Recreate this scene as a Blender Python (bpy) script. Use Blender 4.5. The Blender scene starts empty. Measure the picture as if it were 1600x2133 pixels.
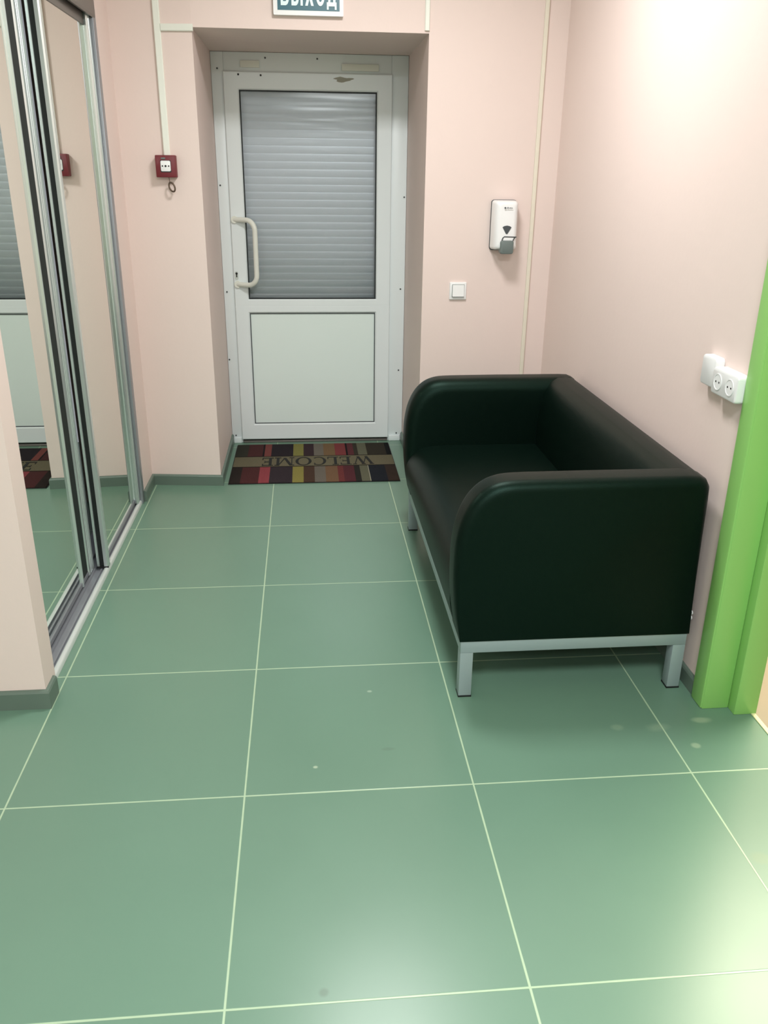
import bpy, bmesh, math, random
from mathutils import Vector, Matrix, Euler
random.seed(4)
S = bpy.context.scene
C = S.collection
R = math.radians

# ------------------------------------------------------------------ camera
cd = bpy.data.cameras.new('camera')
cam = bpy.data.objects.new('camera', cd); C.objects.link(cam)
cd.sensor_fit = 'VERTICAL'; cd.sensor_height = 24.0; cd.sensor_width = 18.0
cd.lens = 24.0 * 1742.5 / 2133.0
cd.clip_start = 0.02
cam.rotation_euler = (R(68.0461), R(-0.6209), R(-5.1434))
cam.location = (0.1878, -3.5568, 1.4955)
S.camera = cam

# ------------------------------------------------------------------ world, exposure
S.view_settings.view_transform = 'Standard'
S.view_settings.look = 'None'
S.view_settings.gamma = 1.0
S.view_settings.use_curve_mapping = False
S.view_settings.exposure = 0.36
w = bpy.data.worlds.new('world'); S.world = w; w.use_nodes = True
w.node_tree.nodes['Background'].inputs[0].default_value = (0.9, 0.95, 1.0, 1)
w.node_tree.nodes['Background'].inputs[1].default_value = 0.25

# ------------------------------------------------------------------ lights
def area(name, loc, rot, sx, sy, watts, col):
    l = bpy.data.lights.new(name, 'AREA'); l.shape = 'RECTANGLE'; l.size = sx; l.size_y = sy
    l.energy = watts; l.color = col
    o = bpy.data.objects.new(name, l); C.objects.link(o); o.location = loc; o.rotation_euler = rot
    return o
area('ceiling_panel_light', (0.50, -0.72, 2.62), (0, 0, 0), 0.36, 0.36, 27, (1.0, 0.975, 0.965))
area('ceiling_panel_light_rear', (0.5, -3.5, 2.60), (0, 0, 0), 0.6, 0.6, 56, (0.95, 0.99, 1.0))
area('ceiling_panel_light_hall', (-1.0, -4.9, 2.60), (0, 0, 0), 0.6, 0.6, 34, (0.95, 0.99, 1.0))
area('side_room_light', (2.5, -0.45, 2.62), (0, 0, 0), 1.5, 1.2, 115, (1.0, 0.93, 0.70))

# ------------------------------------------------------------------ material helpers
def srgb(r, g, b):
    f = lambda c: (c/255/12.92) if c/255 <= 0.04045 else ((c/255+0.055)/1.055)**2.4
    return (f(r), f(g), f(b), 1)
def mat(name, col, rough=0.5, metal=0.0, bump=0.0, bscale=60.0, var=0.0, vscale=3.0, spec=0.5, rvar=0.0, aniso=0.0):
    m = bpy.data.materials.new(name); m.use_nodes = True
    nt = m.node_tree; N = nt.nodes; L = nt.links
    b = N['Principled BSDF']
    b.inputs['Base Color'].default_value = col
    b.inputs['Roughness'].default_value = rough
    b.inputs['Metallic'].default_value = metal
    b.inputs['Specular IOR Level'].default_value = spec
    tc = N.new('ShaderNodeTexCoord')
    if var > 0 or rvar > 0:
        n = N.new('ShaderNodeTexNoise'); n.inputs['Scale'].default_value = vscale; n.inputs['Detail'].default_value = 4
        L.new(tc.outputs['Object'], n.inputs['Vector'])
        if var > 0:
            h = N.new('ShaderNodeHueSaturation'); h.inputs['Color'].default_value = col
            mr = N.new('ShaderNodeMapRange'); mr.inputs['To Min'].default_value = 1-var; mr.inputs['To Max'].default_value = 1+var
            L.new(n.outputs['Fac'], mr.inputs['Value']); L.new(mr.outputs[0], h.inputs['Value'])
            L.new(h.outputs[0], b.inputs['Base Color'])
        if rvar > 0:
            mr2 = N.new('ShaderNodeMapRange'); mr2.inputs['To Min'].default_value = rough-rvar; mr2.inputs['To Max'].default_value = rough+rvar
            L.new(n.outputs['Fac'], mr2.inputs['Value']); L.new(mr2.outputs[0], b.inputs['Roughness'])
    if bump > 0:
        n2 = N.new('ShaderNodeTexNoise'); n2.inputs['Scale'].default_value = bscale; n2.inputs['Detail'].default_value = 5
        L.new(tc.outputs['Object'], n2.inputs['Vector'])
        bp = N.new('ShaderNodeBump'); bp.inputs['Strength'].default_value = bump; bp.inputs['Distance'].default_value = 0.002
        L.new(n2.outputs['Fac'], bp.inputs['Height']); L.new(bp.outputs[0], b.inputs['Normal'])
    return m

M = {}
M['wall'] = mat('pink_wall_paint', srgb(230, 213, 206), 0.6, bump=0.25, bscale=45, var=0.02, vscale=2.5, spec=0.25)
M['ceiling'] = mat('white_ceiling_paint', srgb(235, 235, 228), 0.8, bump=0.1)
M['side_wall'] = mat('cream_side_room_paint', srgb(180, 168, 150), 0.7, bump=0.1)
M['side_floor'] = mat('cream_side_room_tile', srgb(150, 138, 120), 0.5, var=0.03)
M['base'] = mat('grey_green_skirting_tile', srgb(98, 116, 105), 0.4, var=0.08, vscale=8)
M['pvc'] = mat('white_door_plastic', srgb(234, 243, 244), 0.32, var=0.01, vscale=2)
M['pvc_trim'] = mat('white_trunking_plastic', srgb(232, 236, 226), 0.4, var=0.01)
M['pvc_warm'] = mat('cream_trunking_plastic', srgb(228, 222, 205), 0.4, var=0.01)
M['gasket'] = mat('black_rubber_gasket', srgb(34, 42, 44), 0.55, bump=0.1)
M['dark'] = mat('dark_gap', srgb(18, 20, 20), 0.8, bump=0.05)
M['seam'] = mat('grey_seam', srgb(120, 130, 128), 0.6, bump=0.05)
M['alu'] = mat('brushed_aluminium', srgb(214, 224, 222), 0.30, metal=0.7, rvar=0.02, vscale=2)
M['groove_shade'] = mat('dark_groove_shade', srgb(17, 25, 24), 0.6, bump=0.05)  # near-black colour stands in for the shade inside the open stile grooves
M['alu_matt'] = mat('matt_aluminium', srgb(150, 154, 160), 0.42, metal=0.5, rvar=0.02, vscale=2)
M['alu_grey'] = mat('grey_anodised_aluminium', srgb(118, 114, 110), 0.4, metal=0.4, rvar=0.05)
M['mirror'] = mat('silvered_mirror', (0.80, 0.85, 0.80, 1), 0.0, metal=1.0)
M['green'] = mat('lime_green_paint', srgb(144, 202, 112), 0.38, var=0.02, vscale=4, bump=0.03)
M['silver_paint'] = mat('silver_painted_steel', srgb(150, 166, 168), 0.35, metal=0.15, rvar=0.05, vscale=20)
M['shutter'] = mat('grey_shutter_slats', srgb(222, 222, 226), 0.42, metal=0.3, var=0.05, vscale=3, rvar=0.06)
M['red'] = mat('red_alarm_plastic', srgb(108, 28, 38), 0.4, var=0.05, vscale=60)
M['white'] = mat('white_plastic', srgb(236, 238, 238), 0.3, var=0.01)
M['black'] = mat('black_ink', srgb(14, 14, 16), 0.5, bump=0.02)
M['grey_plastic'] = mat('grey_plastic', srgb(104, 116, 114), 0.45, var=0.03)
M['dgrey_plastic'] = mat('dark_grey_plastic', srgb(70, 76, 80), 0.4, var=0.03)
M['steel'] = mat('tarnished_wire', srgb(92, 78, 66), 0.4, metal=0.7, var=0.1, vscale=80)
M['sign_green'] = mat('teal_sign_print', srgb(36, 96, 110), 0.35, var=0.05, vscale=20)
M['sign_text'] = mat('pale_sign_lettering', srgb(225, 245, 245), 0.35, var=0.01)
M['band'] = None

# leather
def leather():
    m = mat('dark_green_leatherette', srgb(6, 18, 13), 0.40, bump=0.25, bscale=420, spec=0.18, rvar=0.03, vscale=5)
    m.node_tree.nodes['Principled BSDF'].inputs['Specular Tint'].default_value = (0.55, 1.0, 0.82, 1)
    return m
M['leather'] = leather()

# glass: clear pane, Fresnel mix
def glass():
    m = bpy.data.materials.new('door_glass'); m.use_nodes = True
    nt = m.node_tree; N = nt.nodes; L = nt.links
    for n in list(N): N.remove(n)
    out = N.new('ShaderNodeOutputMaterial'); mix = N.new('ShaderNodeMixShader')
    t = N.new('ShaderNodeBsdfTransparent'); t.inputs[0].default_value = (0.90, 0.93, 0.94, 1)
    g = N.new('ShaderNodeBsdfGlossy'); g.inputs['Roughness'].default_value = 0.2
    fr = N.new('ShaderNodeFresnel'); fr.inputs['IOR'].default_value = 1.6
    nz = N.new('ShaderNodeTexNoise'); nz.inputs['Scale'].default_value = 1.0; nz.inputs['Detail'].default_value = 1
    tc = N.new('ShaderNodeTexCoord'); mp = N.new('ShaderNodeMapping'); mp.inputs['Scale'].default_value = (2.0, 2.0, 24.0)
    bp = N.new('ShaderNodeBump'); bp.inputs['Strength'].default_value = 0.5; bp.inputs['Distance'].default_value = 0.004
    L.new(tc.outputs['Object'], mp.inputs[0]); L.new(mp.outputs[0], nz.inputs['Vector'])
    L.new(nz.outputs['Fac'], bp.inputs['Height']); L.new(bp.outputs[0], g.inputs['Normal'])
    L.new(fr.outputs[0], mix.inputs[0]); L.new(t.outputs[0], mix.inputs[1]); L.new(g.outputs[0], mix.inputs[2])
    L.new(mix.outputs[0], out.inputs[0])
    return m
M['glass'] = glass()

# floor tiles 60 x 60 with pale grout and a few scuffs
def tile_floor():
    m = bpy.data.materials.new('grey_green_floor_tile'); m.use_nodes = True
    nt = m.node_tree; N = nt.nodes; L = nt.links; b = N['Principled BSDF']
    tc = N.new('ShaderNodeTexCoord'); sx = N.new('ShaderNodeSeparateXYZ'); L.new(tc.outputs['Object'], sx.inputs[0])
    def math_(op, a, bb=None, c=None):
        n = N.new('ShaderNodeMath'); n.operation = op
        for i, v in enumerate((a, bb, c)):
            if v is None: continue
            if isinstance(v, (int, float)): n.inputs[i].default_value = v
            else: L.new(v, n.inputs[i])
        return n.outputs[0]
    def near(sock):   # distance to the nearest grid line
        q = math_('DIVIDE', sock, 0.6)
        r = math_('ROUND', q)
        return math_('MULTIPLY', math_('ABSOLUTE', math_('SUBTRACT', q, r)), 0.6)
    d = math_('MINIMUM', near(sx.outputs[0]), near(sx.outputs[1]))
    wob = N.new('ShaderNodeTexNoise'); wob.inputs['Scale'].default_value = 14; L.new(tc.outputs['Object'], wob.inputs['Vector'])
    dd = math_('ADD', d, math_('MULTIPLY', math_('SUBTRACT', wob.outputs['Fac'], 0.5), 0.0012))
    mr = N.new('ShaderNodeMapRange'); mr.inputs['From Min'].default_value = 0.0016; mr.inputs['From Max'].default_value = 0.0030
    mr.inputs['To Min'].default_value = 1; mr.inputs['To Max'].default_value = 0
    L.new(dd, mr.inputs['Value'])
    # per tile tone
    fx = math_('FLOOR', math_('DIVIDE', sx.outputs[0], 0.6)); fy = math_('FLOOR', math_('DIVIDE', sx.outputs[1], 0.6))
    cb = N.new('ShaderNodeCombineXYZ'); L.new(fx, cb.inputs[0]); L.new(fy, cb.inputs[1])
    wn = N.new('ShaderNodeTexWhiteNoise'); wn.noise_dimensions = '3D'; L.new(cb.outputs[0], wn.inputs['Vector'])
    n1 = N.new('ShaderNodeTexNoise'); n1.inputs['Scale'].default_value = 3.0; n1.inputs['Detail'].default_value = 6; L.new(tc.outputs['Object'], n1.inputs['Vector'])
    v = math_('ADD', math_('MULTIPLY', wn.outputs['Value'], 0.035), math_('MULTIPLY', n1.outputs['Fac'], 0.10))
    v = math_('ADD', v, 0.93)
    hs = N.new('ShaderNodeHueSaturation'); hs.inputs['Color'].default_value = srgb(105, 138, 119); L.new(v, hs.inputs['Value'])
    col = hs.outputs[0]
    # scuffs and stains: (x, y, radius x, radius y, tint, strength)
    for (x, y, rx, ry, tint, st) in [(1.33, -1.573, .030, .016, (190, 205, 175), .35), (1.19, -1.597, .035, .02, (175, 195, 165), .2),
                                     (1.067, -1.588, .02, .015, (175, 195, 165), .2), (1.263, -1.688, .012, .012, (190, 205, 175), .35),
                                     (0.191, -2.378, .011, .011, (84, 108, 92), .6), (0.184, -1.699, .007, .006, (190, 205, 180), .6),
                                     (0.39, -1.637, .02, .008, (90, 112, 98), .35), (0.357, -1.351, .008, .006, (180, 200, 180), .5),
                                     (1.23, -2.11, .025, .02, (120, 140, 110), .35)]:
        ex = math_('DIVIDE', math_('SUBTRACT', sx.outputs[0], x), rx); ey = math_('DIVIDE', math_('SUBTRACT', sx.outputs[1], y), ry)
        rr = math_('SQRT', math_('ADD', math_('MULTIPLY', ex, ex), math_('MULTIPLY', ey, ey)))
        rr = math_('ADD', rr, math_('MULTIPLY', math_('SUBTRACT', wob.outputs['Fac'], 0.5), 1.2))
        k = N.new('ShaderNodeMapRange'); k.inputs['From Min'].default_value = .6; k.inputs['From Max'].default_value = 1.2
        k.inputs['To Min'].default_value = st; k.inputs['To Max'].default_value = 0; L.new(rr, k.inputs['Value'])
        mx = N.new('ShaderNodeMix'); mx.data_type = 'RGBA'
        L.new(k.outputs[0], mx.inputs[0]); L.new(col, mx.inputs[6]); mx.inputs[7].default_value = srgb(*tint); col = mx.outputs[2]
    mg = N.new('ShaderNodeMix'); mg.data_type = 'RGBA'
    L.new(mr.outputs[0], mg.inputs[0]); L.new(col, mg.inputs[6]); mg.inputs[7].default_value = srgb(170, 194, 164)
    L.new(mg.outputs[2], b.inputs['Base Color'])
    ro = N.new('ShaderNodeMapRange'); ro.inputs['To Min'].default_value = 0.27; ro.inputs['To Max'].default_value = 0.34
    L.new(n1.outputs['Fac'], ro.inputs['Value']); L.new(ro.outputs[0], b.inputs['Roughness'])
    bp = N.new('ShaderNodeBump'); bp.inputs['Strength'].default_value = 0.35; bp.inputs['Distance'].default_value = 0.0015; bp.invert = True
    L.new(mr.outputs[0], bp.inputs['Height']); L.new(bp.outputs[0], b.inputs['Normal'])
    return m
M['tile'] = tile_floor()

# ------------------------------------------------------------------ mesh helpers
def add_box(bm, a, b, bev=0.0, seg=2):
    x0, y0, z0 = a; x1, y1, z1 = b
    r = bmesh.ops.create_cube(bm, size=1)
    vs = r['verts']
    for v in vs:
        v.co = Vector(((x0+x1)/2 + v.co.x*(x1-x0), (y0+y1)/2 + v.co.y*(y1-y0), (z0+z1)/2 + v.co.z*(z1-z0)))
    if bev > 0:
        es = list({e for v in vs for e in v.link_edges})
        bmesh.ops.bevel(bm, geom=es, offset=bev, segments=seg, profile=0.5, affect='EDGES')
def add_prism(bm, pts, axis, a, b):
    """polygon pts (2D) extruded along axis from a to b; 2D order is the remaining axes in xyz order"""
    def P(p, t):
        c = [0, 0, 0]; o = [i for i in range(3) if i != axis]
        c[o[0]], c[o[1]], c[axis] = p[0], p[1], t
        return bm.verts.new(c)
    A = [P(p, a) for p in pts]; B = [P(p, b) for p in pts]; n = len(pts)
    bm.faces.new(A); bm.faces.new(B[::-1])
    for i in range(n): bm.faces.new((A[i], B[i], B[(i+1) % n], A[(i+1) % n]))
def add_rings(bm, rings, cap=True):
    R_ = [[bm.verts.new(p) for p in r] for r in rings]; n = len(rings[0])
    for i in range(len(R_)-1):
        for j in range(n):
            bm.faces.new((R_[i][j], R_[i+1][j], R_[i+1][(j+1) % n], R_[i][(j+1) % n]))
    if cap: bm.faces.new(R_[0]); bm.faces.new(R_[-1][::-1])
def add_tube(bm, pts, r, seg=12, closed=False):
    pts = [Vector(p) for p in pts]; n = len(pts); rings = []
    up = None
    for i in range(n):
        if closed: t = (pts[(i+1) % n]-pts[i-1])
        else: t = (pts[min(i+1, n-1)]-pts[max(i-1, 0)])
        t.normalize()
        if up is None:
            up = Vector((0, 0, 1)) if abs(t.z) < .9 else Vector((1, 0, 0))
        s = t.cross(up).normalized(); up = s.cross(t).normalized()
        rr = r[i] if isinstance(r, (list, tuple)) else r
        rings.append([pts[i] + (s*math.cos(k*2*math.pi/seg) + up*math.sin(k*2*math.pi/seg))*rr for k in range(seg)])
    if closed: rings.append(rings[0])
    add_rings(bm, rings, cap=not closed)
    if closed: bmesh.ops.remove_doubles(bm, verts=bm.verts[:], dist=1e-6)
def cyl(bm, c, axis, r, h, seg=20):
    o = Vector(c); d = [Vector((1, 0, 0)), Vector((0, 1, 0)), Vector((0, 0, 1))][axis]
    add_tube(bm, [o-d*h/2, o+d*h/2], r, seg)
def rrect(x0, x1, z0, z1, r, n=5):
    out = []
    for (cx, cz, a0) in ((x1-r, z1-r, 0), (x0+r, z1-r, 90), (x0+r, z0+r, 180), (x1-r, z0+r, 270)):
        for k in range(n+1):
            a = R(a0+90*k/n); out.append((cx+r*math.cos(a), cz+r*math.sin(a)))
    return out
def link(name, me, m, parent=None, smooth=None):
    o = bpy.data.objects.new(name, me); C.objects.link(o)
    if m is not None: me.materials.append(m)
    if parent is not None:
        o.parent = parent
        o.matrix_parent_inverse = Matrix.Translation(-parent_origin(parent))
    if smooth is not None:
        for p in me.polygons: p.use_smooth = True
        me.set_sharp_from_angle(angle=R(smooth))
    return o
def parent_origin(p):
    return Vector(p.location) if p.parent is None else Vector((0, 0, 0))
def obj(name, bm, m, parent=None, smooth=None):
    bmesh.ops.recalc_face_normals(bm, faces=bm.faces[:])
    me = bpy.data.meshes.new(name); bm.to_mesh(me); bm.free()
    return link(name, me, m, parent, smooth)
def box(name, a, b, m, parent=None, bev=0.0, seg=2):
    bm = bmesh.new(); add_box(bm, a, b, bev, seg)
    return obj(name, bm, m, parent, 40 if bev > 0 else None)
def thing(name, label, cat, loc=(0, 0, 0), group=None):
    o = bpy.data.objects.new(name, None); C.objects.link(o); o.location = loc; o.empty_display_size = 0.1
    o['label'] = label; o['category'] = cat
    if group: o['group'] = group
    return o
def tag(o, label, cat, group=None):
    o['label'] = label; o['category'] = cat
    if group: o['group'] = group
    return o
def struct(o):
    o['kind'] = 'structure'; return o
def plab(o, l): o['label'] = l; return o

# ------------------------------------------------------------------ room shell
WX0, WX1 = -0.62, 1.37       # wardrobe-side return wall, sofa wall
YB = 0.565                   # back wall plane
YD = 1.30                    # door plane
NX0, NX1, NZ = -0.268, 0.750, 2.068
CZ = 2.65
bm = bmesh.new(); add_box(bm, (-2.6, -6.2, -0.1), (1.5, 1.36, 0)); floor = struct(obj('floor', bm, M['tile']))
bm = bmesh.new(); add_box(bm, (-2.6, -6.2, CZ), (4.2, 1.6, CZ+.1)); struct(obj('ceiling', bm, M['ceiling']))

bm = bmesh.new()
add_prism(bm, [(-0.90, 0.640), (WX0, 0.598), (NX0, YB-.004), (NX0, 1.50), (-0.90, 1.50)], 2, 0, CZ)
add_prism(bm, [(NX1, YB), (WX1+.14, YB), (WX1+.14, 1.50), (NX1, 1.50)], 2, 0, CZ)
add_prism(bm, [(NX0, YB-.004), (NX1, YB), (NX1, 1.50), (NX0, 1.50)], 2, NZ, CZ)
struct(obj('wall_back', bm, M['wall']))
# left: the short return beside the wardrobe, the header above it, the front pillar
bm = bmesh.new()
add_prism(bm, [(-0.90, 0.36), (WX0, 0.36), (WX0, 0.598), (-0.90, 0.64)], 2, 0, CZ)
add_box(bm, (-0.90, -1.27, 2.17), (-0.626, 0.36, CZ))
add_prism(bm, [(-2.6, -1.360), (-0.612, -1.360), (-0.612, -1.262), (-2.6, -1.262)], 2, 0, CZ)
struct(obj('wall_left', bm, M['wall']))
bm = bmesh.new(); add_box(bm, (-2.7, -6.2, 0), (-2.6, -1.27, CZ)); struct(obj('wall_hall', bm, M['wall']))
# right wall with the doorway
DY0, DY1, DZ = -2.42, -1.50, 2.12
bm = bmesh.new()
add_box(bm, (WX1, DY1, 0), (WX1+.14, YB, CZ))
add_box(bm, (WX1, -6.2, 0), (WX1+.14, DY0, CZ))
add_box(bm, (WX1, DY0, DZ), (WX1+.14, DY1, CZ))
struct(obj('wall_right', bm, M['wall']))
bm = bmesh.new(); add_box(bm, (-2.6, -6.3, 0), (1.51, -6.2, CZ)); struct(obj('wall_rear', bm, M['wall']))
# side room beyond the green doorway
bm = bmesh.new(); add_box(bm, (1.5, -4.5, -0.1), (4.2, 1.36, -0.0005)); struct(obj('floor', bm, M['side_floor']))
bm = bmesh.new()
add_box(bm, (4.2, -4.5, 0), (4.3, 0.7, CZ)); add_box(bm, (1.51, 0.565, 0), (4.2, 0.7, CZ)); add_box(bm, (1.51, -4.6, 0), (4.2, -4.5, CZ))
add_box(bm, (1.511, -1.50, 0), (1.525, .565, CZ)); add_box(bm, (1.511, -4.5, 0), (1.525, DY0, CZ))
struct(obj('wall_side_room', bm, M['side_wall']))

# skirting
def skirt(name, pts, h=0.056, t=0.012):
    """pts: wall-foot polyline; skirting stands to the left-hand normal"""
    bm = bmesh.new(); P = [Vector((p[0], p[1])) for p in pts]; n = len(P)
    outs = []
    for i in range(n):
        ns = []
        if i > 0: d = (P[i]-P[i-1]).normalized(); ns.append(Vector((-d.y, d.x)))
        if i < n-1: d = (P[i+1]-P[i]).normalized(); ns.append(Vector((-d.y, d.x)))
        nn = sum(ns, Vector((0, 0))).normalized(); k = 1/max(.3, nn.dot(ns[0])); outs.append(nn*k)
    prof = [(0, 0), (t, 0), (t, h-.008), (t*.75, h-.002), (t*.35, h), (0, h)]
    rings = [[(P[i].x+outs[i].x*(a-.0), P[i].y+outs[i].y*a, z) for a, z in prof] for i in range(n)]
    add_rings(bm, rings)
    return struct(obj(name, bm, M['base']))
skirt('baseboard_back', [(NX0, 1.285), (NX0, YB-.004), (WX0, 0.598), (WX0, 0.345)])
skirt('baseboard_niche', [(NX1, YB), (NX1, 1.285)])
skirt('baseboard_back_right', [(WX1, YB), (NX1, YB)])
skirt('baseboard_right', [(WX1, -1.452), (WX1, YB-.013)])
skirt('baseboard_left', [(-0.612, -1.285), (-0.612, -1.36), (-2.6, -1.36)], h=0.062)

# ------------------------------------------------------------------ green doorway (right wall)
gd = bpy.data.objects.new('door_2', None); C.objects.link(gd); gd['kind'] = 'structure'; gd.location = (1.44, -1.5, 0)
bm = bmesh.new()
add_box(bm, (1.352, -1.5175, 0.0), (1.3698, -1.450, DZ+.05), .006)
add_box(bm, (1.354, DY0-.05, 0.0), (1.3698, DY0+.022, DZ+.05), .004)
add_box(bm, (1.354, DY0+.022, DZ-.022), (1.3698, -1.522, DZ+.05), .004)
obj('casing', bm, M['green'], gd, 40)
bm = bmesh.new()
add_box(bm, (1.357, -1.519, 0.0), (1.440, -1.500, DZ), .003); add_box(bm, (1.440, -1.556, 0.0), (1.511, -1.500, DZ), .003)
add_box(bm, (1.357, DY0, 0.0), (1.440, DY0+.026, DZ), .003); add_box(bm, (1.440, DY0, 0.0), (1.511, DY0+.053, DZ), .003)
add_box(bm, (1.357, DY0+.026, DZ-.026), (1.440, -1.526, DZ), .003); add_box(bm, (1.440, DY0+.053, DZ-.053), (1.511, -1.553, DZ), .003)
obj('jamb', bm, M['green'], gd, 40)
M['thr'] = mat('pale_threshold_strip', srgb(225, 225, 180), 0.4, var=0.03)
box('threshold', (1.494, DY0+.053, 0.0), (1.508, -1.553, 0.0035), M['thr'], gd, .001, 1)

# ------------------------------------------------------------------ entrance door
d1 = bpy.data.objects.new('door_1', None); C.objects.link(d1); d1['kind'] = 'structure'; d1.location = (0.24, YD, 0)
FX0, FX1, FZ = NX0+.001, NX1-.001, NZ-.001
LX0, LX1, LZ0, LZ1 = -0.208, 0.664, 0.022, 1.978     # leaf
GX0, GX1, GZ0, GZ1 = -0.128, 0.582, 0.842, 1.892     # glass
PX0, PX1, PZ0, PZ1 = -0.128, 0.580, 0.118, 0.762     # lower panel
bm = bmesh.new()
add_box(bm, (FX0, YD, 0), (LX0+.004, YD+.07, FZ), .003); add_box(bm, (LX1-.004, YD, 0), (FX1, YD+.07, FZ), .003)
add_box(bm, (LX0+.004, YD, LZ1-.004), (LX1-.004, YD+.07, FZ), .003)
obj('door_frame', bm, M['pvc'], d1, 40)
leaf_y = YD-.014
bm = bmesh.new()
def ring_frame(bm, x0, x1, z0, z1, ix0, ix1, iz0, iz1, y0, y1, bev):
    """mitred frame with a chamfered inner edge"""
    def rect(a, b, c, d, y): return [(a, y, c), (b, y, c), (b, y, d), (a, y, d)]
    add_rings(bm, [rect(ix0+bev, ix1-bev, iz0+bev, iz1-bev, y1), rect(ix0+bev, ix1-bev, iz0+bev, iz1-bev, y0+bev), rect(ix0, ix1, iz0, iz1, y0),
                   rect(x0+.004, x1-.004, z0+.004, z1-.004, y0), rect(x0, x1, z0, z1, y0+.004), rect(x0, x1, z0, z1, y1)], cap=False)
ring_frame(bm, LX0, LX1, 0.805, LZ1, GX0-.008, GX1+.008, GZ0-.008, GZ1+.008, leaf_y, YD+.05, .007)
ring_frame(bm, LX0, LX1, LZ0, 0.803, PX0-.008, PX1+.008, PZ0-.008, PZ1+.008, leaf_y, YD+.05, .007)
add_box(bm, (LX0+.003, leaf_y+.0003, .796), (LX1-.003, leaf_y+.03, .812))
leaf = obj('leaf', bm, M['pvc'], d1)
bm = bmesh.new()   # black glazing gasket
for a, b_ in (((GX0-.003, leaf_y+.006, GZ0-.003), (GX0+.005, leaf_y+.016, GZ1+.003)), ((GX1-.005, leaf_y+.006, GZ0-.003), (GX1+.003, leaf_y+.016, GZ1+.003)),
              ((GX0+.005, leaf_y+.006, GZ0-.003), (GX1-.005, leaf_y+.016, GZ0+.005)), ((GX0+.005, leaf_y+.006, GZ1-.005), (GX1-.005, leaf_y+.016, GZ1+.003))):
    add_box(bm, a, b_)
obj('glazing_gasket', bm, M['gasket'], leaf)
bm = bmesh.new()
for a, b_ in (((PX0-.001, leaf_y+.006, PZ0), (PX0+.004, leaf_y+.016, PZ1)), ((PX1-.004, leaf_y+.006, PZ0), (PX1+.001, leaf_y+.016, PZ1)),
              ((PX0+.004, leaf_y+.006, PZ0), (PX1-.004, leaf_y+.016, PZ0+.004)), ((PX0+.004, leaf_y+.006, PZ1-.004), (PX1-.004, leaf_y+.016, PZ1))):
    add_box(bm, a, b_)
obj('panel_gasket', bm, M['dgrey_plastic'], leaf)
box('pane', (GX0, leaf_y+.012, GZ0), (GX1, leaf_y+.016, GZ1), M['glass'], leaf)
M['panel'] = mat('white_panel_plastic', srgb(232, 246, 242), 0.3, var=0.01)
box('lower_panel', (PX0, leaf_y+.011, PZ0), (PX1, leaf_y+.03, PZ1), M['panel'], leaf)
# bow handle, set diagonally off the stile
bm = bmesh.new()
hx, hy = -0.186, leaf_y; gx, gy = -0.076, leaf_y-.066; z0, z1 = 0.922, 1.262
pts = [(hx-.012, hy+.002, z1)]
dx, dy = gx-hx, gy-hy
path = [(0, z1, 0), (.45, z1, 0)]
rr = .055
P2 = [(0, z1), (.12, z1)]
ln = math.hypot(dx, dy)
for k in range(9):
    a = R(90-90*k/8); P2.append(((ln-rr+rr*math.cos(a))/ln, z1-rr+rr*math.sin(a)))
for k in range(9):
    a = R(0-90*k/8); P2.append(((ln-rr+rr*math.cos(a))/ln, z0+rr+rr*math.sin(a)))
P2 += [(.12, z0), (0, z0)]
pts = [(hx+dx*t, hy+dy*t, z) for t, z in P2]
add_tube(bm, pts, .0135, 16)
h = obj('handle', bm, M['pvc_trim'], leaf, 60)
bm = bmesh.new()
for zz in (z0, z1):
    cyl(bm, (hx, leaf_y-.004, zz), 1, .019, .012)
obj('handle_rosette', bm, M['pvc_trim'], h, 40)
bm = bmesh.new(); add_prism(bm, rrect(-.199, -.181, .946, .992, .0085), 1, leaf_y-.004, leaf_y+.004)
k = obj('lock_cylinder', bm, M['alu'], leaf, 40)
bm = bmesh.new(); cyl(bm, (-.190, leaf_y-.0045, .980), 1, .0062, .002); add_box(bm, (-.193, leaf_y-.0055, .960), (-.187, leaf_y-.0035, .978))
obj('keyhole', bm, M['black'], k)
# cover plates and marks where an old door closer sat
box('cover_plate', (-.118, YD-.010, 1.996), (-.020, YD+.001, 2.028), M['pvc_trim'], d1, .002)
box('cover_plate', (.400, YD-.014, 1.990), (.592, YD+.001, 2.022), M['pvc_trim'], d1, .002)
bm = bmesh.new()
for x, z in ((-.129, 1.963), (-.015, 1.961)): cyl(bm, (x, leaf_y-.0005, z), 1, .005, .004, 12)
obj('screw_hole', bm, M['black'], leaf)
M['smudge'] = mat('grey_glue_residue', srgb(166, 166, 152), 0.8, bump=0.3, bscale=200)
bm = bmesh.new()
ring = [(0.41+.046*math.cos(a)*(1+.25*math.sin(5*a)), 1.950+.011*math.sin(a)*(1+.4*math.sin(3*a+1))) for a in [i*math.pi/12 for i in range(24)]]
add_prism(bm, ring, 1, leaf_y-.0008, leaf_y+.001)
plab(obj('glue_mark', bm, M['smudge'], leaf), 'grey residue mark near the top of the door')
for x, z in ((-.253, 1.434), (-.250, .879), (-.258, .499), (-.245, .045), (.737, 1.383), (.725, .894), (.722, .429), (.715, .045), (.275, 2.043), (.01, 2.042), (-.235, 1.99)):
    bm = bmesh.new(); cyl(bm, (x, YD-.0008, z), 1, .0045, .004, 12)
    obj('screw_cap', bm, M['dgrey_plastic'], d1)
bm = bmesh.new()
add_box(bm, (FX0+.0, YD-.012, 0), (LX0-.004, YD-.0005, .035), .003); add_box(bm, (LX1+.004, YD-.012, 0), (FX1-.014, YD-.0005, .035), .003)
obj('frame_foot', bm, M['pvc'], d1, 40)
box('threshold', (LX0+.005, YD-.010, 0.0), (LX1-.005, YD+.068, .012), M['alu_grey'], d1, .003)
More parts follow.
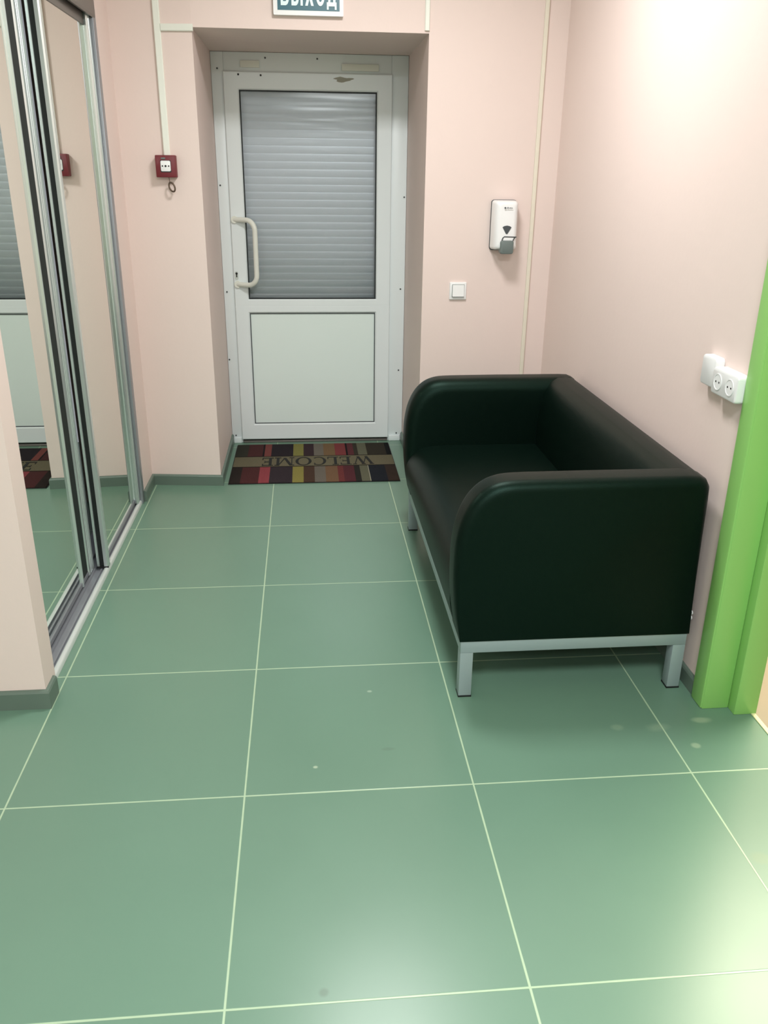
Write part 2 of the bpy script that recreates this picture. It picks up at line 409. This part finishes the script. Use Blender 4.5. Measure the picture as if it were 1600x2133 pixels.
# roller shutter outside
sh = thing('roller_shutter', 'grey slatted roller shutter lowered behind the glass of the entrance door', 'shutter', (0.24, 1.42, 0))
bm = bmesh.new(); pitch = .039; prof = []
z = 0.0
zz = []
while z < 2.05:
    for k in range(6):
        t = k/6; prof.append((1.400-.00045*math.sin(math.pi*t), z+t*pitch*.94))
    prof.append((1.4004, z+pitch*.95)); prof.append((1.4004, z+pitch*.985)); z += pitch
outl = prof + [(1.412, z), (1.412, 0)]
front = [[bm.verts.new((x, y, z_)) for (y, z_) in outl] for x in (NX0+.002, NX1-.002)]
n = len(outl)
for i in range(n): bm.faces.new((front[0][i], front[0][(i+1) % n], front[1][(i+1) % n], front[1][i]))
obj('shutter_curtain', bm, M['shutter'], sh)
box('bottom_bar', (NX0+.002, 1.392, .0), (NX1-.002, 1.3985, .05), M['alu_matt'], sh, .002)

# ------------------------------------------------------------------ welcome mat
mt = thing('doormat', 'striped doormat with upside-down WELCOME lettering lying before the white entrance door', 'doormat', (0.21, 0.90, 0))
def mat_mat():
    m = bpy.data.materials.new('striped_mat_pile'); m.use_nodes = True
    nt = m.node_tree; N = nt.nodes; L = nt.links; b = N['Principled BSDF']; b.inputs['Roughness'].default_value = .95
    b.inputs['Specular IOR Level'].default_value = .1
    tc = N.new('ShaderNodeTexCoord'); sp = N.new('ShaderNodeSeparateXYZ'); L.new(tc.outputs['Generated'], sp.inputs[0])
    n = N.new('ShaderNodeTexNoise'); n.inputs['Scale'].default_value = 260; L.new(tc.outputs['Object'], n.inputs['Vector'])
    def ramp(stops, sock):
        r = N.new('ShaderNodeValToRGB'); r.color_ramp.interpolation = 'CONSTANT'
        els = r.color_ramp.elements
        while len(els) < len(stops): els.new(0.5)
        for e, (p, c) in zip(els, stops): e.position = p; e.color = srgb(*c)
        L.new(sock, r.inputs[0]); return r.outputs[0]
    lo = ramp([(0, (52, 44, 40)), (.06, (88, 42, 42)), (.165, (158, 46, 58)), (.228, (62, 52, 58)), (.365, (152, 142, 56)), (.433, (84, 60, 46)),
               (.497, (120, 112, 100)), (.565, (128, 94, 62)), (.64, (120, 44, 42)), (.675, (96, 40, 48)), (.74, (50, 48, 44)), (.775, (112, 112, 88)),
               (.825, (190, 186, 160)), (.832, (38, 42, 50)), (.93, (66, 52, 44))], sp.outputs[0])
    hi = ramp([(0, (62, 62, 52)), (.075, (88, 42, 42)), (.17, (40, 32, 34)), (.18, (140, 62, 54)), (.225, (50, 42, 48)), (.365, (146, 142, 60)), (.433, (66, 46, 52)),
               (.50, (126, 118, 106)), (.56, (134, 102, 62)), (.635, (140, 42, 44)), (.705, (30, 22, 26)), (.715, (104, 40, 48)), (.755, (66, 60, 48)), (.785, (116, 116, 92)),
               (.84, (62, 56, 44)), (.965, (24, 24, 26))], sp.outputs[0])
    def gt(v, t):
        k = N.new('ShaderNodeMath'); k.operation = 'GREATER_THAN'; L.new(v, k.inputs[0]); k.inputs[1].default_value = t; return k.outputs[0]
    def mix(f, a, bb):
        x = N.new('ShaderNodeMix'); x.data_type = 'RGBA'; L.new(f, x.inputs[0]); L.new(a, x.inputs[6])
        if isinstance(bb, tuple): x.inputs[7].default_value = srgb(*bb)
        else: L.new(bb, x.inputs[7])
        return x.outputs[2]
    c = mix(gt(sp.outputs[1], .370), lo, (34, 32, 28)); c = mix(gt(sp.outputs[1], .386), c, (124, 116, 88))
    c = mix(gt(sp.outputs[1], .642), c, (34, 32, 28)); c = mix(gt(sp.outputs[1], .656), c, hi)
    h = N.new('ShaderNodeHueSaturation'); L.new(c, h.inputs['Color']); mr = N.new('ShaderNodeMapRange'); mr.inputs['To Min'].default_value = .4; mr.inputs['To Max'].default_value = .95; h.inputs['Saturation'].default_value = .85
    L.new(n.outputs['Fac'], mr.inputs['Value']); L.new(mr.outputs[0], h.inputs['Value']); L.new(h.outputs[0], b.inputs['Base Color'])
    bp = N.new('ShaderNodeBump'); bp.inputs['Strength'].default_value = .6; bp.inputs['Distance'].default_value = .003; L.new(n.outputs['Fac'], bp.inputs['Height']); L.new(bp.outputs[0], b.inputs['Normal'])
    return m
M['matpile'] = mat_mat()
MX0, MX1, MY0, MY1 = -.235, .662, .562, 1.232
box('pile', (MX0+.004, MY0+.004, .002), (MX1-.004, MY1-.004, .008), M['matpile'], mt, .002)
box('backing', (MX0, MY0, 0.0003), (MX1, MY1, .0035), M['black'], mt, .001)
M['ink'] = mat('dark_green_black_mat_print', srgb(16, 18, 15), .9, bump=.3, bscale=300)
def serif_word(bm, z0, z1):
    """WELCOME from thick and thin strokes; unit height 1, baseline 0"""
    x = 0.0; T, t = .17, .06
    Q = []
    def quad(a, b_, c, d): Q.append([a, b_, c, d])
    def bar(x0, y0, x1, y1): quad((x0, y0), (x1, y0), (x1, y1), (x0, y1))
    def diag(xa, ya, xb, yb, w_): quad((xa-w_/2, ya), (xa+w_/2, ya), (xb+w_/2, yb), (xb-w_/2, yb))
    def arc(cx, cy, rx, ry, a0, a1, n_=20):
        for i in range(n_):
            a, b_ = R(a0+(a1-a0)*i/n_), R(a0+(a1-a0)*(i+1)/n_)
            f = lambda q: t*.5+(T-t)*.5*abs(math.cos(q))
            quad((cx+(rx-f(a))*math.cos(a), cy+(ry-t/2)*math.sin(a)), (cx+(rx+f(a))*math.cos(a), cy+(ry+t/2)*math.sin(a)),
                 (cx+(rx+f(b_))*math.cos(b_), cy+(ry+t/2)*math.sin(b_)), (cx+(rx-f(b_))*math.cos(b_), cy+(ry-t/2)*math.sin(b_)))
    def E(x):
        bar(x+.1, 0, x+.1+T, 1); bar(x, 0, x+.68, t); bar(x, 1-t, x+.66, 1); bar(x+.2, .49, x+.52, .49+t); bar(x+.62, 0, x+.68, .24); bar(x+.60, .78, x+.66, 1); bar(x+.49, .40, x+.53, .63); return .78
    # W
    diag(x+.12, 1, x+.42, 0, T); diag(x+.42, 0, x+.64, .95, t); diag(x+.62, 1, x+.92, 0, T); diag(x+.92, 0, x+1.16, 1, t); bar(x, 1-t, x+.28, 1); bar(x+.5, 1-t, x+.76, 1); bar(x+1.04, 1-t, x+1.28, 1); x += 1.36
    x += E(x)
    bar(x+.1, 0, x+.1+T, 1); bar(x, 0, x+.66, t); bar(x, 1-t, x+.38, 1); bar(x+.60, 0, x+.66, .26); x += .76
    arc(x+.45, .5, .38, .49, 50, 310); bar(x+.66, .74, x+.72, .98); x += .88
    arc(x+.48, .5, .40, .49, 0, 360, 30); x += 1.04
    bar(x+.12, 0, x+.12+t, 1); diag(x+.2, 1, x+.58, .05, T); diag(x+.58, .05, x+.95, 1, t); bar(x+.9, 0, x+.9+T, 1); bar(x, 0, x+.3, t); bar(x+.8, 0, x+1.18, t); bar(x, 1-t, x+.28, 1); bar(x+.88, 1-t, x+1.18, 1); x += 1.26
    x += E(x)
    return Q, x-.1
bm = bmesh.new()
Q, W = serif_word(bm, 0, 0)
# seen from inside the room the word is upside down
TX0, TX1, TY0, TY1 = -.075, .545, .832, .968
for i, q in enumerate(Q):
    vs = [(TX1-(TX1-TX0)*px/W, TY1-(TY1-TY0)*py) for px, py in q]
    add_prism(bm, vs, 2, .0075, .0092+i*.00001)
obj('lettering', bm, M['ink'], mt)

# ------------------------------------------------------------------ sofa
sf = thing('sofa', 'dark green-black leatherette two-seat sofa on silver legs against the pink wall', 'sofa', (0.98, -0.72, 0))
SX0, SX1, SY0, SY1, SZ0, SZ1 = 0.622, 1.338, -1.405, -0.030, 0.197, 0.703
def smooth_curve(ctrl, n=8):
    out = []
    for i in range(len(ctrl)-1):
        p0 = ctrl[max(i-1, 0)]; p1 = ctrl[i]; p2 = ctrl[i+1]; p3 = ctrl[min(i+2, len(ctrl)-1)]
        for k in range(n):
            t = k/n
            out.append(tuple(.5*((2*p1[j])+(-p0[j]+p2[j])*t+(2*p0[j]-5*p1[j]+4*p2[j]-p3[j])*t*t+(-p0[j]+3*p1[j]-3*p2[j]+p3[j])*t**3) for j in (0, 1)))
    out.append(ctrl[-1]); return out
front_curve = smooth_curve([(.624, .197), (.610, .27), (.601, .36), (.599, .45), (.603, .52), (.617, .585), (.645, .642), (.685, .680), (.735, .698), (.80, .702)], 5)
arm_prof = front_curve + [(1.0, .7035), (1.27, .7035), (1.305, .702), (1.325, .694), (1.336, .675), (1.338, .64), (1.338, .197)]
def offset(prof, d):
    n = len(prof); out = []
    for i in range(n):
        a = Vector(prof[i-1]); b_ = Vector(prof[i]); c = Vector(prof[(i+1) % n])
        t1 = (b_-a).normalized(); t2 = (c-b_).normalized()
        n1 = Vector((t1.y, -t1.x)); n2 = Vector((t2.y, -t2.x)); nn = (n1+n2)
        nn = nn.normalized() if nn.length > 1e-6 else n1
        k = min(1.6, 1/max(.4, nn.dot(n1)))
        out.append((b_.x+nn.x*d*k, b_.y+nn.y*d*k))
    return out
def inset(y, d):
    out = []
    for px, pz in arm_prof:
        k = max(0, min(1, (pz-.20)/.22)); u = (px-.599)/.739
        out.append((px + d*k*(1-u)**2*(.85) - d*.7*k*u**6, y, SZ0+(pz-SZ0)*(.5065-d)/.5065))
    return out
def arm(y0, y1, r0, r1):
    """arm slab from y0 to y1, edge rounding radius r0 at y0 and r1 at y1"""
    bm = bmesh.new(); rings = []; N_ = 7
    seq = [(y0+r0*(1-math.sin(R(90*k/N_))), r0*(1-math.cos(R(90*k/N_)))) for k in range(N_, -1, -1)]
    seq = [(y0+r0*(1-math.cos(R(90*k/N_))), r0*(1-math.sin(R(90*k/N_)))) for k in range(N_+1)]
    seq += [(y1-r1*(1-math.sin(R(90*k/N_))), r1*(1-math.cos(R(90*k/N_)))) for k in range(N_+1)]
    for y, d in seq:
        rings.append(inset(y, d))
    add_rings(bm, rings); return bm
obj('armrest', arm(SY0, SY0+.135, .032, .050), M['leather'], sf, 50)
obj('armrest', arm(SY1-.125, SY1, .050, .026), M['leather'], sf, 50)
# backrest
inner = smooth_curve([(1.165, .30), (1.163, .42), (1.166, .52), (1.176, .60), (1.190, .65), (1.212, .686), (1.250, .702)], 5)
bp_ = [(1.325, .21)] + [(1.165, .21)] + inner + [(1.290, .7025), (1.316, .698), (1.331, .684), (1.336, .660)] + [(1.336, .21)]
bm = bmesh.new()
rings = []
for y, d in ((SY0+.040, 0), (SY1-.035, 0)):
    rings.append([(px, y, pz) for px, pz in bp_[1:]])
add_rings(bm, rings); obj('backrest', bm, M['leather'], sf, 40)
# seat: rolls down over the front edge
sc = smooth_curve([(.626, .198), (.612, .25), (.606, .30), (.611, .345), (.630, .382), (.662, .406), (.705, .417), (.76, .420), (.95, .421), (1.18, .420)], 6)
sp_ = sc + [(1.20, .40), (1.20, .198)]
bm = bmesh.new()
ya, yb = SY0+.10, SY1-.09
rings = [[(px, y, pz) for px, pz in sp_] for y in (ya, (ya+yb)/2, yb)]
add_rings(bm, rings); obj('seat', bm, M['leather'], sf, 40)
# silver frame
FY0, FY1, FXa, FXb = SY0+.003, -0.055, .628, 1.334
bm = bmesh.new(); t = .040
add_box(bm, (FXa, FY0, .156), (FXb, FY0+t, .1965), .002); add_box(bm, (FXa, FY1-t, .156), (FXb, FY1, .1965), .002)
add_box(bm, (FXa, FY0+t, .156), (FXa+t, FY1-t, .1965), .002); add_box(bm, (FXb-t, FY0+t, .156), (FXb, FY1-t, .1965), .002)
add_box(bm, (FXa+t, (FY0+FY1)/2-.02, .160), (FXb-t, (FY0+FY1)/2+.02, .1960), .002)
obj('frame', bm, M['silver_paint'], sf, 40)
for x in (FXa, FXb-t):
    for y in (FY0, FY1-t):
        l = box('leg', (x, y, .004), (x+t, y+t, .1562), M['silver_paint'], sf, .002)
        box('foot_cap', (x-.0008, y-.0008, 0), (x+t+.0008, y+t+.0008, .0055), M['black'], l)
for z in (.245, .262):
    bm = bmesh.new(); c = Vector((1.3400, SY0+.016, z)); add_tube(bm, [c+Vector((0, .006*math.cos(a), .0055*math.sin(a)))+Vector((.003, 0, 0)) for a in [i*2*math.pi/12 for i in range(12)]], .0016, 6, True)
    plab(obj('fastener', bm, M['white'], sf), 'small pale loop on the sofa back')

# ------------------------------------------------------------------ mirrored sliding wardrobe
wd = thing('sliding_wardrobe', 'mirrored sliding-door wardrobe with aluminium profiles built into the left wall', 'wardrobe', (-0.68, -0.46, 0))
WY0, WY1 = -1.262, 0.345
# bottom track: grooved sill with a bright front lip
prof = [(-.780, 0.0), (-.780, .010), (-.722, .010), (-.720, .016), (-.714, .016), (-.712, .008), (-.690, .008), (-.688, .013), (-.680, .013), (-.678, .006), (-.660, .006), (-.658, .014),
        (-.653, .014), (-.651, .008), (-.644, .008), (-.642, .017), (-.634, .018), (-.629, .014), (-.627, 0.0)]
bm = bmesh.new(); add_prism(bm, prof, 1, WY0, WY1)
obj('bottom_track', bm, M['alu_matt'], wd)
prof = [(-.643, .0172), (-.6335, .0190), (-.6275, .0145), (-.6262, 0.0005), (-.630, .0005), (-.634, .012), (-.6425, .0140)]
bm = bmesh.new(); add_prism(bm, prof, 1, WY0, WY1)
M['lip'] = mat('bright_aluminium_lip', srgb(214, 222, 218), 0.35, metal=0.3)
obj('track_lip', bm, M['lip'], wd, 60)
# top track
prof = [(-.775, 2.17), (-.775, 2.09), (-.768, 2.09), (-.768, 2.155), (-.699, 2.155), (-.699, 2.085), (-.693, 2.085), (-.693, 2.155), (-.636, 2.155), (-.636, 2.062), (-.622, 2.058), (-.618, 2.066), (-.618, 2.165), (-.625, 2.17)]
bm = bmesh.new(); add_prism(bm, prof, 1, WY0, WY1)
obj('top_track', bm, M['alu_grey'], wd)
# wall jamb at the far end
bm = bmesh.new()
add_box(bm, (-.775, .345, 0), (-.621, .359, 2.17))
add_box(bm, (-.640, .315, 0.0), (-.6205, .345, 2.06), .003)
obj('side_jamb', bm, M['alu_matt'], wd, 40)
# carcass behind the mirrors
M['carcass'] = mat('grey_carcass_board', srgb(120, 116, 110), .7, var=.05)
bm = bmesh.new()
add_box(bm, (-1.25, WY0+.001, .001), (-1.23, .36, 2.17)); add_box(bm, (-1.23, WY0+.001, 2.172), (-.905, .36, 2.18))
obj('carcass', bm, M['carcass'], wd)
def mirror_door(name, xm, y0, y1, zb=.020, zt=2.075):
    """xm: mirror face"""
    p = box(name, (xm-.010, y0+.010, zb+.012), (xm-.003, y1-.010, zt), M['carcass'], wd)
    box('mirror', (xm-.003, y0+.012, zb+.018), (xm, y1-.012, zt-.01), M['mirror'], p)
    bm = bmesh.new(); add_box(bm, (xm-.014, y0+.01, zb), (xm+.003, y1-.01, zb+.020), .002); obj('bottom_rail', bm, M['alu_matt'], p, 40)
    bm = bmesh.new(); add_box(bm, (xm-.014, y0+.01, zt-.05), (xm+.004, y1-.01, zt), .002); obj('top_rail', bm, M['alu_grey'], p, 40)
    return p
def stile(p, prof, m=None, name='stile', zb=.020, zt=2.075):
    bm = bmesh.new(); add_prism(bm, prof, 2, zb, zt); return obj(name, bm, m or M['alu'], p)
# front (far) door
f = mirror_door('mirror_door', -.652, -.430, .315)
stile(f, [(-.672, -.430), (-.663, -.432), (-.661, -.424), (-.661, -.400), (-.6445, -.400), (-.6445, -.432), (-.632, -.432), (-.627, -.427), (-.627, -.405), (-.633, -.398), (-.651, -.396), (-.672, -.396)])
stile(f, [(-.6610, -.4285), (-.6445, -.4285), (-.6445, -.402), (-.6610, -.402)], M['groove_shade'], 'groove')  # dark fill painting the shade of the open groove
box('end_cap', (-.671, -.433, .017), (-.628, -.398, .023), M['black'], f)
stile(f, [(-.670, .270), (-.650, .268), (-.640, .262), (-.634, .268), (-.634, .276), (-.642, .280), (-.642, .286), (-.634, .290), (-.634, .310), (-.670, .312)])
# rear (near) door
r = mirror_door('mirror_door', -.690, -1.262, -.440)
stile(r, [(-.716, -.606), (-.689, -.608), (-.683, -.604), (-.683, -.596), (-.689, -.594), (-.7158, -.594)])
stile(r, [(-.716, -.5935), (-.6885, -.5935), (-.6885, -.512), (-.716, -.512)], M['groove_shade'], 'groove')  # dark fill painting the shade of the recess between the flanges
stile(r, [(-.716, -.511), (-.690, -.511), (-.6845, -.503), (-.6845, -.484), (-.690, -.482), (-.690, -.478), (-.684, -.476), (-.684, -.468), (-.690, -.466), (-.690, -.462), (-.684, -.460), (-.682, -.440), (-.716, -.436)])

# ------------------------------------------------------------------ wall fittings
def ybk(x): return YB-.004 + (0.598-(YB-.004))*max(0, (NX0-x))/(NX0-WX0)
# trunking on the back wall
def trunk_v(name, xc, wdt, z0, z1, y, m, label, group=None, lean=0.0):
    bm = bmesh.new()
    a = (-wdt/2, wdt/2); d = .012
    sec = [(a[0], 0), (a[0], -d*.8), (a[0]+.003, -d), (a[1]-.003, -d), (a[1], -d*.8), (a[1], 0)]
    rings = [[(xc+lean*(zz_-z0)+px, y+py-.0004, zz_) for px, py in sec] for zz_ in (z0, z1)]
    add_rings(bm, rings); o = obj(name, bm, m)
    return tag(o, label, 'cable trunking')
trunk_v('cable_trunking', -.413, .028, 1.566, CZ-.002, ybk(-.413), M['pvc_trim'], 'white vertical cable trunking running up from the red fire alarm box')
trunk_v('cable_trunking', .740, .020, 2.078, CZ-.002, YB, M['pvc_trim'], 'short white trunking ending at the top right corner of the door recess')
trunk_v('cable_trunking', 1.266, .018, .058, CZ-.002, YB, M['pvc_warm'], 'thin cream trunking running down the wall behind the sofa')
bm = bmesh.new(); y0_, y1_ = ybk(-.398), ybk(-.262)
add_rings(bm, [[(x, y-py-.0005, z_) for py, z_ in ((0, 2.052), (.010, 2.052), (.012, 2.055), (.012, 2.076), (.010, 2.079), (0, 2.079))] for x, y in ((-.3985, y0_), (-.262, YB-.004))])
tag(obj('cable_trunking', bm, M['pvc_trim']), 'short horizontal white trunking from the alarm trunking to the door recess', 'cable trunking')

# fire alarm call point
al = thing('fire_alarm_box', 'dark red fire alarm call point with white centre plate on the pink wall', 'fire alarm', (-.418, ybk(-.418), 1.52))
yw = ybk(-.418)
bm = bmesh.new()
def slab(bm, x0, x1, z0, z1, r, y0, y1, bev, n=4):
    """rounded-rectangle slab from wall y0 to front y1 (y1<y0) with rounded front edge"""
    rings = []
    for y, d in ((y0, 0), (y1+bev, 0), (y1+bev*.3, bev*.3), (y1, bev)):
        rings.append([(px, y, pz) for px, pz in rrect(x0+d, x1-d, z0+d, z1-d, max(r-d, .001), n)])
    add_rings(bm, rings)
slab(bm, -.463, -.373, 1.474, 1.566, .004, yw-.0005, yw-.040, .004); obj('housing', bm, M['red'], al, 40)
bm = bmesh.new(); slab(bm, -.440, -.397, 1.499, 1.543, .006, yw-.0395, yw-.043, .001); pl_ = obj('plate', bm, M['white'], al, 40)
bm = bmesh.new(); slab(bm, -.442, -.395, 1.495, 1.545, .004, yw-.039, yw-.0405, .0005); obj('recess', bm, M['gasket'], al, 40)
for x, rr_ in ((-.432, .0032), (-.4185, .0045), (-.405, .0032)):
    bm = bmesh.new(); cyl(bm, (x, yw-.0433, 1.521), 1, rr_, .0012, 14); obj('dot', bm, M['black'], pl_)
box('keeper', (-.436, yw-.044, 1.549), (-.418, yw-.0395, 1.556), M['grey_plastic'], al, .001)
bm = bmesh.new(); add_tube(bm, [(-.410, yw-.030, 1.476), (-.408, yw-.030, 1.462), (-.406, yw-.031, 1.452)], .0016, 8)
obj('wire', bm, M['steel'], al, 60)
bm = bmesh.new(); c = Vector((-.399, yw-.031, 1.434))
add_tube(bm, [c+Vector((.012*math.cos(a)-.005*math.sin(a), .003*math.sin(a), .019*math.sin(a))) for a in [i*2*math.pi/24 for i in range(24)]], .0038, 8, True)
obj('ring', bm, M['steel'], al, 60)

# exit sign
sg = thing('exit_sign', 'white framed teal exit sign reading ВЫХОД above the entrance door', 'sign', (.228, YB, 2.2))
bm = bmesh.new(); add_prism(bm, rrect(.080, .376, 2.119, 2.275, .004, 3), 1, YB-.028, YB-.0006)
obj('sign_box', bm, M['white'], sg, 40)
box('sign_panel', (.098, YB-.0292, 2.137), (.360, YB-.0278, 2.258), M['sign_green'], sg)
def block_word(bm, x0, x1, z0, z1, ya, yb):
    """the five letters of the sign from broad strokes; letter cell is 1 high"""
    T = .17; Q = []
    def bar(a, b_, c, d): Q.append([(a, b_), (c, b_), (c, d), (a, d)])
    def diag(xa, xb, w_): Q.append([(xa-w_/2, 0), (xa+w_/2, 0), (xb+w_/2, 1), (xb-w_/2, 1)])
    def arc(cx, cy, rx, ry, a0, a1, n_=18):
        for i in range(n_):
            p, q = R(a0+(a1-a0)*i/n_), R(a0+(a1-a0)*(i+1)/n_)
            Q.append([(cx+(rx-k*T)*math.cos(t), cy+(ry-k*T)*math.sin(t)) for k, t in ((0, p), (0, q), (1, q), (1, p))])
    x = 0
    bar(x, 0, x+T, 1); bar(x+T, 0, x+.34, T); bar(x+T, 1-T, x+.31, 1); bar(x+T, .46, x+.33, .46+T*.85)       # first letter
    arc(x+.33, .30, .27, .30, -90, 90); arc(x+.30, .74, .25, .26, -90, 90); x += .78
    bar(x, 0, x+T, 1); bar(x+T, 0, x+.30, T); bar(x+T, .45, x+.30, .45+T); arc(x+.29, .31, .25, .31, -90, 90); bar(x+.66, 0, x+.66+T, 1); x += 1.0
    diag(x+.09, x+.53, T*1.12); diag(x+.53, x+.09, T*1.12); x += .78
    arc(x+.33, .5, .33, .5, 0, 360, 36); x += .80
    bar(x, -.14, x+T*.8, T); bar(x+.58, -.14, x+.58+T*.8, T); bar(x, 0, x+.58+T*.8, T); bar(x+.47, 0, x+.47+T, 1); bar(x+.22, 1-T, x+.47+T, 1)
    Q.append([(x+.10, T), (x+.26, T), (x+.36, 1), (x+.22, 1)]); x += .58+T*.8
    for i, q in enumerate(Q):
        add_prism(bm, [(x0+(x1-x0)*px/x, z0+(z1-z0)*pz) for px, pz in q], 1, ya-i*.00002, yb)
bm = bmesh.new(); block_word(bm, .112, .347, 2.154, 2.243, YB-.0306, YB-.0290)
obj('lettering', bm, M['sign_text'], sg)

# light switch
sw = thing('light_switch', 'white square light switch on the pink wall right of the door', 'light switch', (.924, YB, .976))
bm = bmesh.new(); slab(bm, .883, .965, .936, 1.018, .004, YB-.0005, YB-.010, .003); obj('plate', bm, M['white'], sw, 40)
bm = bmesh.new(); add_prism(bm, [(YB-.0095, .951), (YB-.019, .951), (YB-.0135, 1.006), (YB-.0095, 1.006)], 0, .8965, .9525); obj('rocker', bm, M['white'], sw)
box('rocker_gap', (.8945, YB-.0106, .947), (.9545, YB-.0095, 1.008), M['grey_plastic'], sw)

# soap dispenser
dp = thing('soap_dispenser', 'white wall-mounted soap dispenser with grey push lever on the pink wall', 'soap dispenser', (1.128, YB, 1.27))
X0, X1, Z0, Z1 = 1.066, 1.182, 1.172, 1.392
bm = bmesh.new(); slab(bm, X0-.001, X1+.001, Z0-.004, Z1+.002, .014, YB-.0005, YB-.016, .002); obj('back_plate', bm, M['dgrey_plastic'], dp, 40)
bm = bmesh.new(); rings = []
for y, d, dz in ((YB-.016, 0, 0), (YB-.060, .002, .002), (YB-.085, .006, .004), (YB-.097, .012, .008), (YB-.103, .020, .014), (YB-.104, .026, .02)):
    rings.append([(px, y + (0.012*((pz-Z0)/(Z1-Z0))) if y < YB-.05 else y, pz) for px, pz in rrect(X0+d, X1-d, Z0+dz, Z1-dz, .014, 6)])
add_rings(bm, rings); obj('cover', bm, M['white'], dp, 50)
yf = YB-.098
bm = bmesh.new(); add_prism(bm, [(1.104, 1.276), (1.112, 1.281), (1.125, 1.2835), (1.138, 1.281), (1.146, 1.276), (1.129, 1.247), (1.1265, 1.245), (1.121, 1.247)], 1, yf-.003, yf+.006)
obj('window', bm, M['dgrey_plastic'], dp)
bm = bmesh.new()
slab(bm, 1.096, 1.158, 1.158, 1.218, .010, yf+.02, yf-.020, .005); lv = obj('push_lever', bm, M['grey_plastic'], dp, 40)
bm = bmesh.new(); add_tube(bm, [(1.101, yf-.012, 1.214), (1.107, yf-.005, 1.228), (1.114, yf-.003, 1.234), (1.160, yf-.003, 1.233), (1.172, yf-.001, 1.233)], .0022, 8)
add_tube(bm, [(1.153, yf-.012, 1.214), (1.159, yf-.006, 1.224), (1.166, yf-.003, 1.232)], .0022, 8)
obj('bracket', bm, M['gasket'], dp, 60)
bm = bmesh.new()
yl = yf-.0045
cyl(bm, (1.111, yl, 1.3605), 1, .0042, .0015, 10)
for i, hh in enumerate((.003, .006, .003, .003, .0045, .003, .003)):
    add_box(bm, (1.1175+i*.0042, yl-.0008, 1.358), (1.1205+i*.0042, yl+.0008, 1.358+hh))
plab(obj('logo', bm, M['dgrey_plastic'], dp), 'tiny dark maker mark')

# sockets on the sofa wall
so = thing('single_socket', 'white single wall socket, left of the double one above the sofa end', 'socket', (1.37, -1.22, .965), group=None)
def slab_x(bm, y0, y1, z0, z1, r, x0, x1, bev, n=5):
    rings = []
    for x, d in ((x0, 0), (x1+bev, 0), (x1+bev*.3, bev*.3), (x1, bev)):
        rings.append([(x, py, pz) for py, pz in rrect(y0+d, y1-d, z0+d, z1-d, max(r-d, .001), n)])
    add_rings(bm, rings)
bm = bmesh.new(); slab_x(bm, -1.292, -1.206, .936, 1.022, .012, 1.3695, 1.343, .006); obj('housing', bm, M['white'], so, 40)
ds = thing('double_socket', 'white double wall socket beside the green door casing', 'socket', (1.37, -1.36, .96))
bm = bmesh.new(); slab_x(bm, -1.449, -1.300, .930, 1.004, .010, 1.3695, 1.333, .006); hs_ = obj('housing', bm, M['white'], ds, 40)
for yc in (-1.338, -1.408):
    bm = bmesh.new()
    # round well with raised rim
    c = Vector((1.333, yc, .967)); n_ = 24; rings = []
    for rad, dx in ((.0235, .003), (.0235, -.0015), (.0205, -.0015), (.0200, .0), ):
        rings.append([(c.x+dx, c.y+rad*math.cos(i*2*math.pi/n_), c.z+rad*math.sin(i*2*math.pi/n_)) for i in range(n_)])
    add_rings(bm, rings, cap=False); o = obj('socket_rim', bm, M['white'], hs_, 50)
    bm = bmesh.new(); cyl(bm, (1.3328, yc, .967), 0, .0200, .0008, 24); o2 = obj('socket_well', bm, M['white'], hs_)
    bm = bmesh.new()
    for dy in (-.0095, .0095): cyl(bm, (1.3322, yc+dy, .967), 0, .0028, .0008, 12)
    obj('pin_hole', bm, M['black'], hs_)
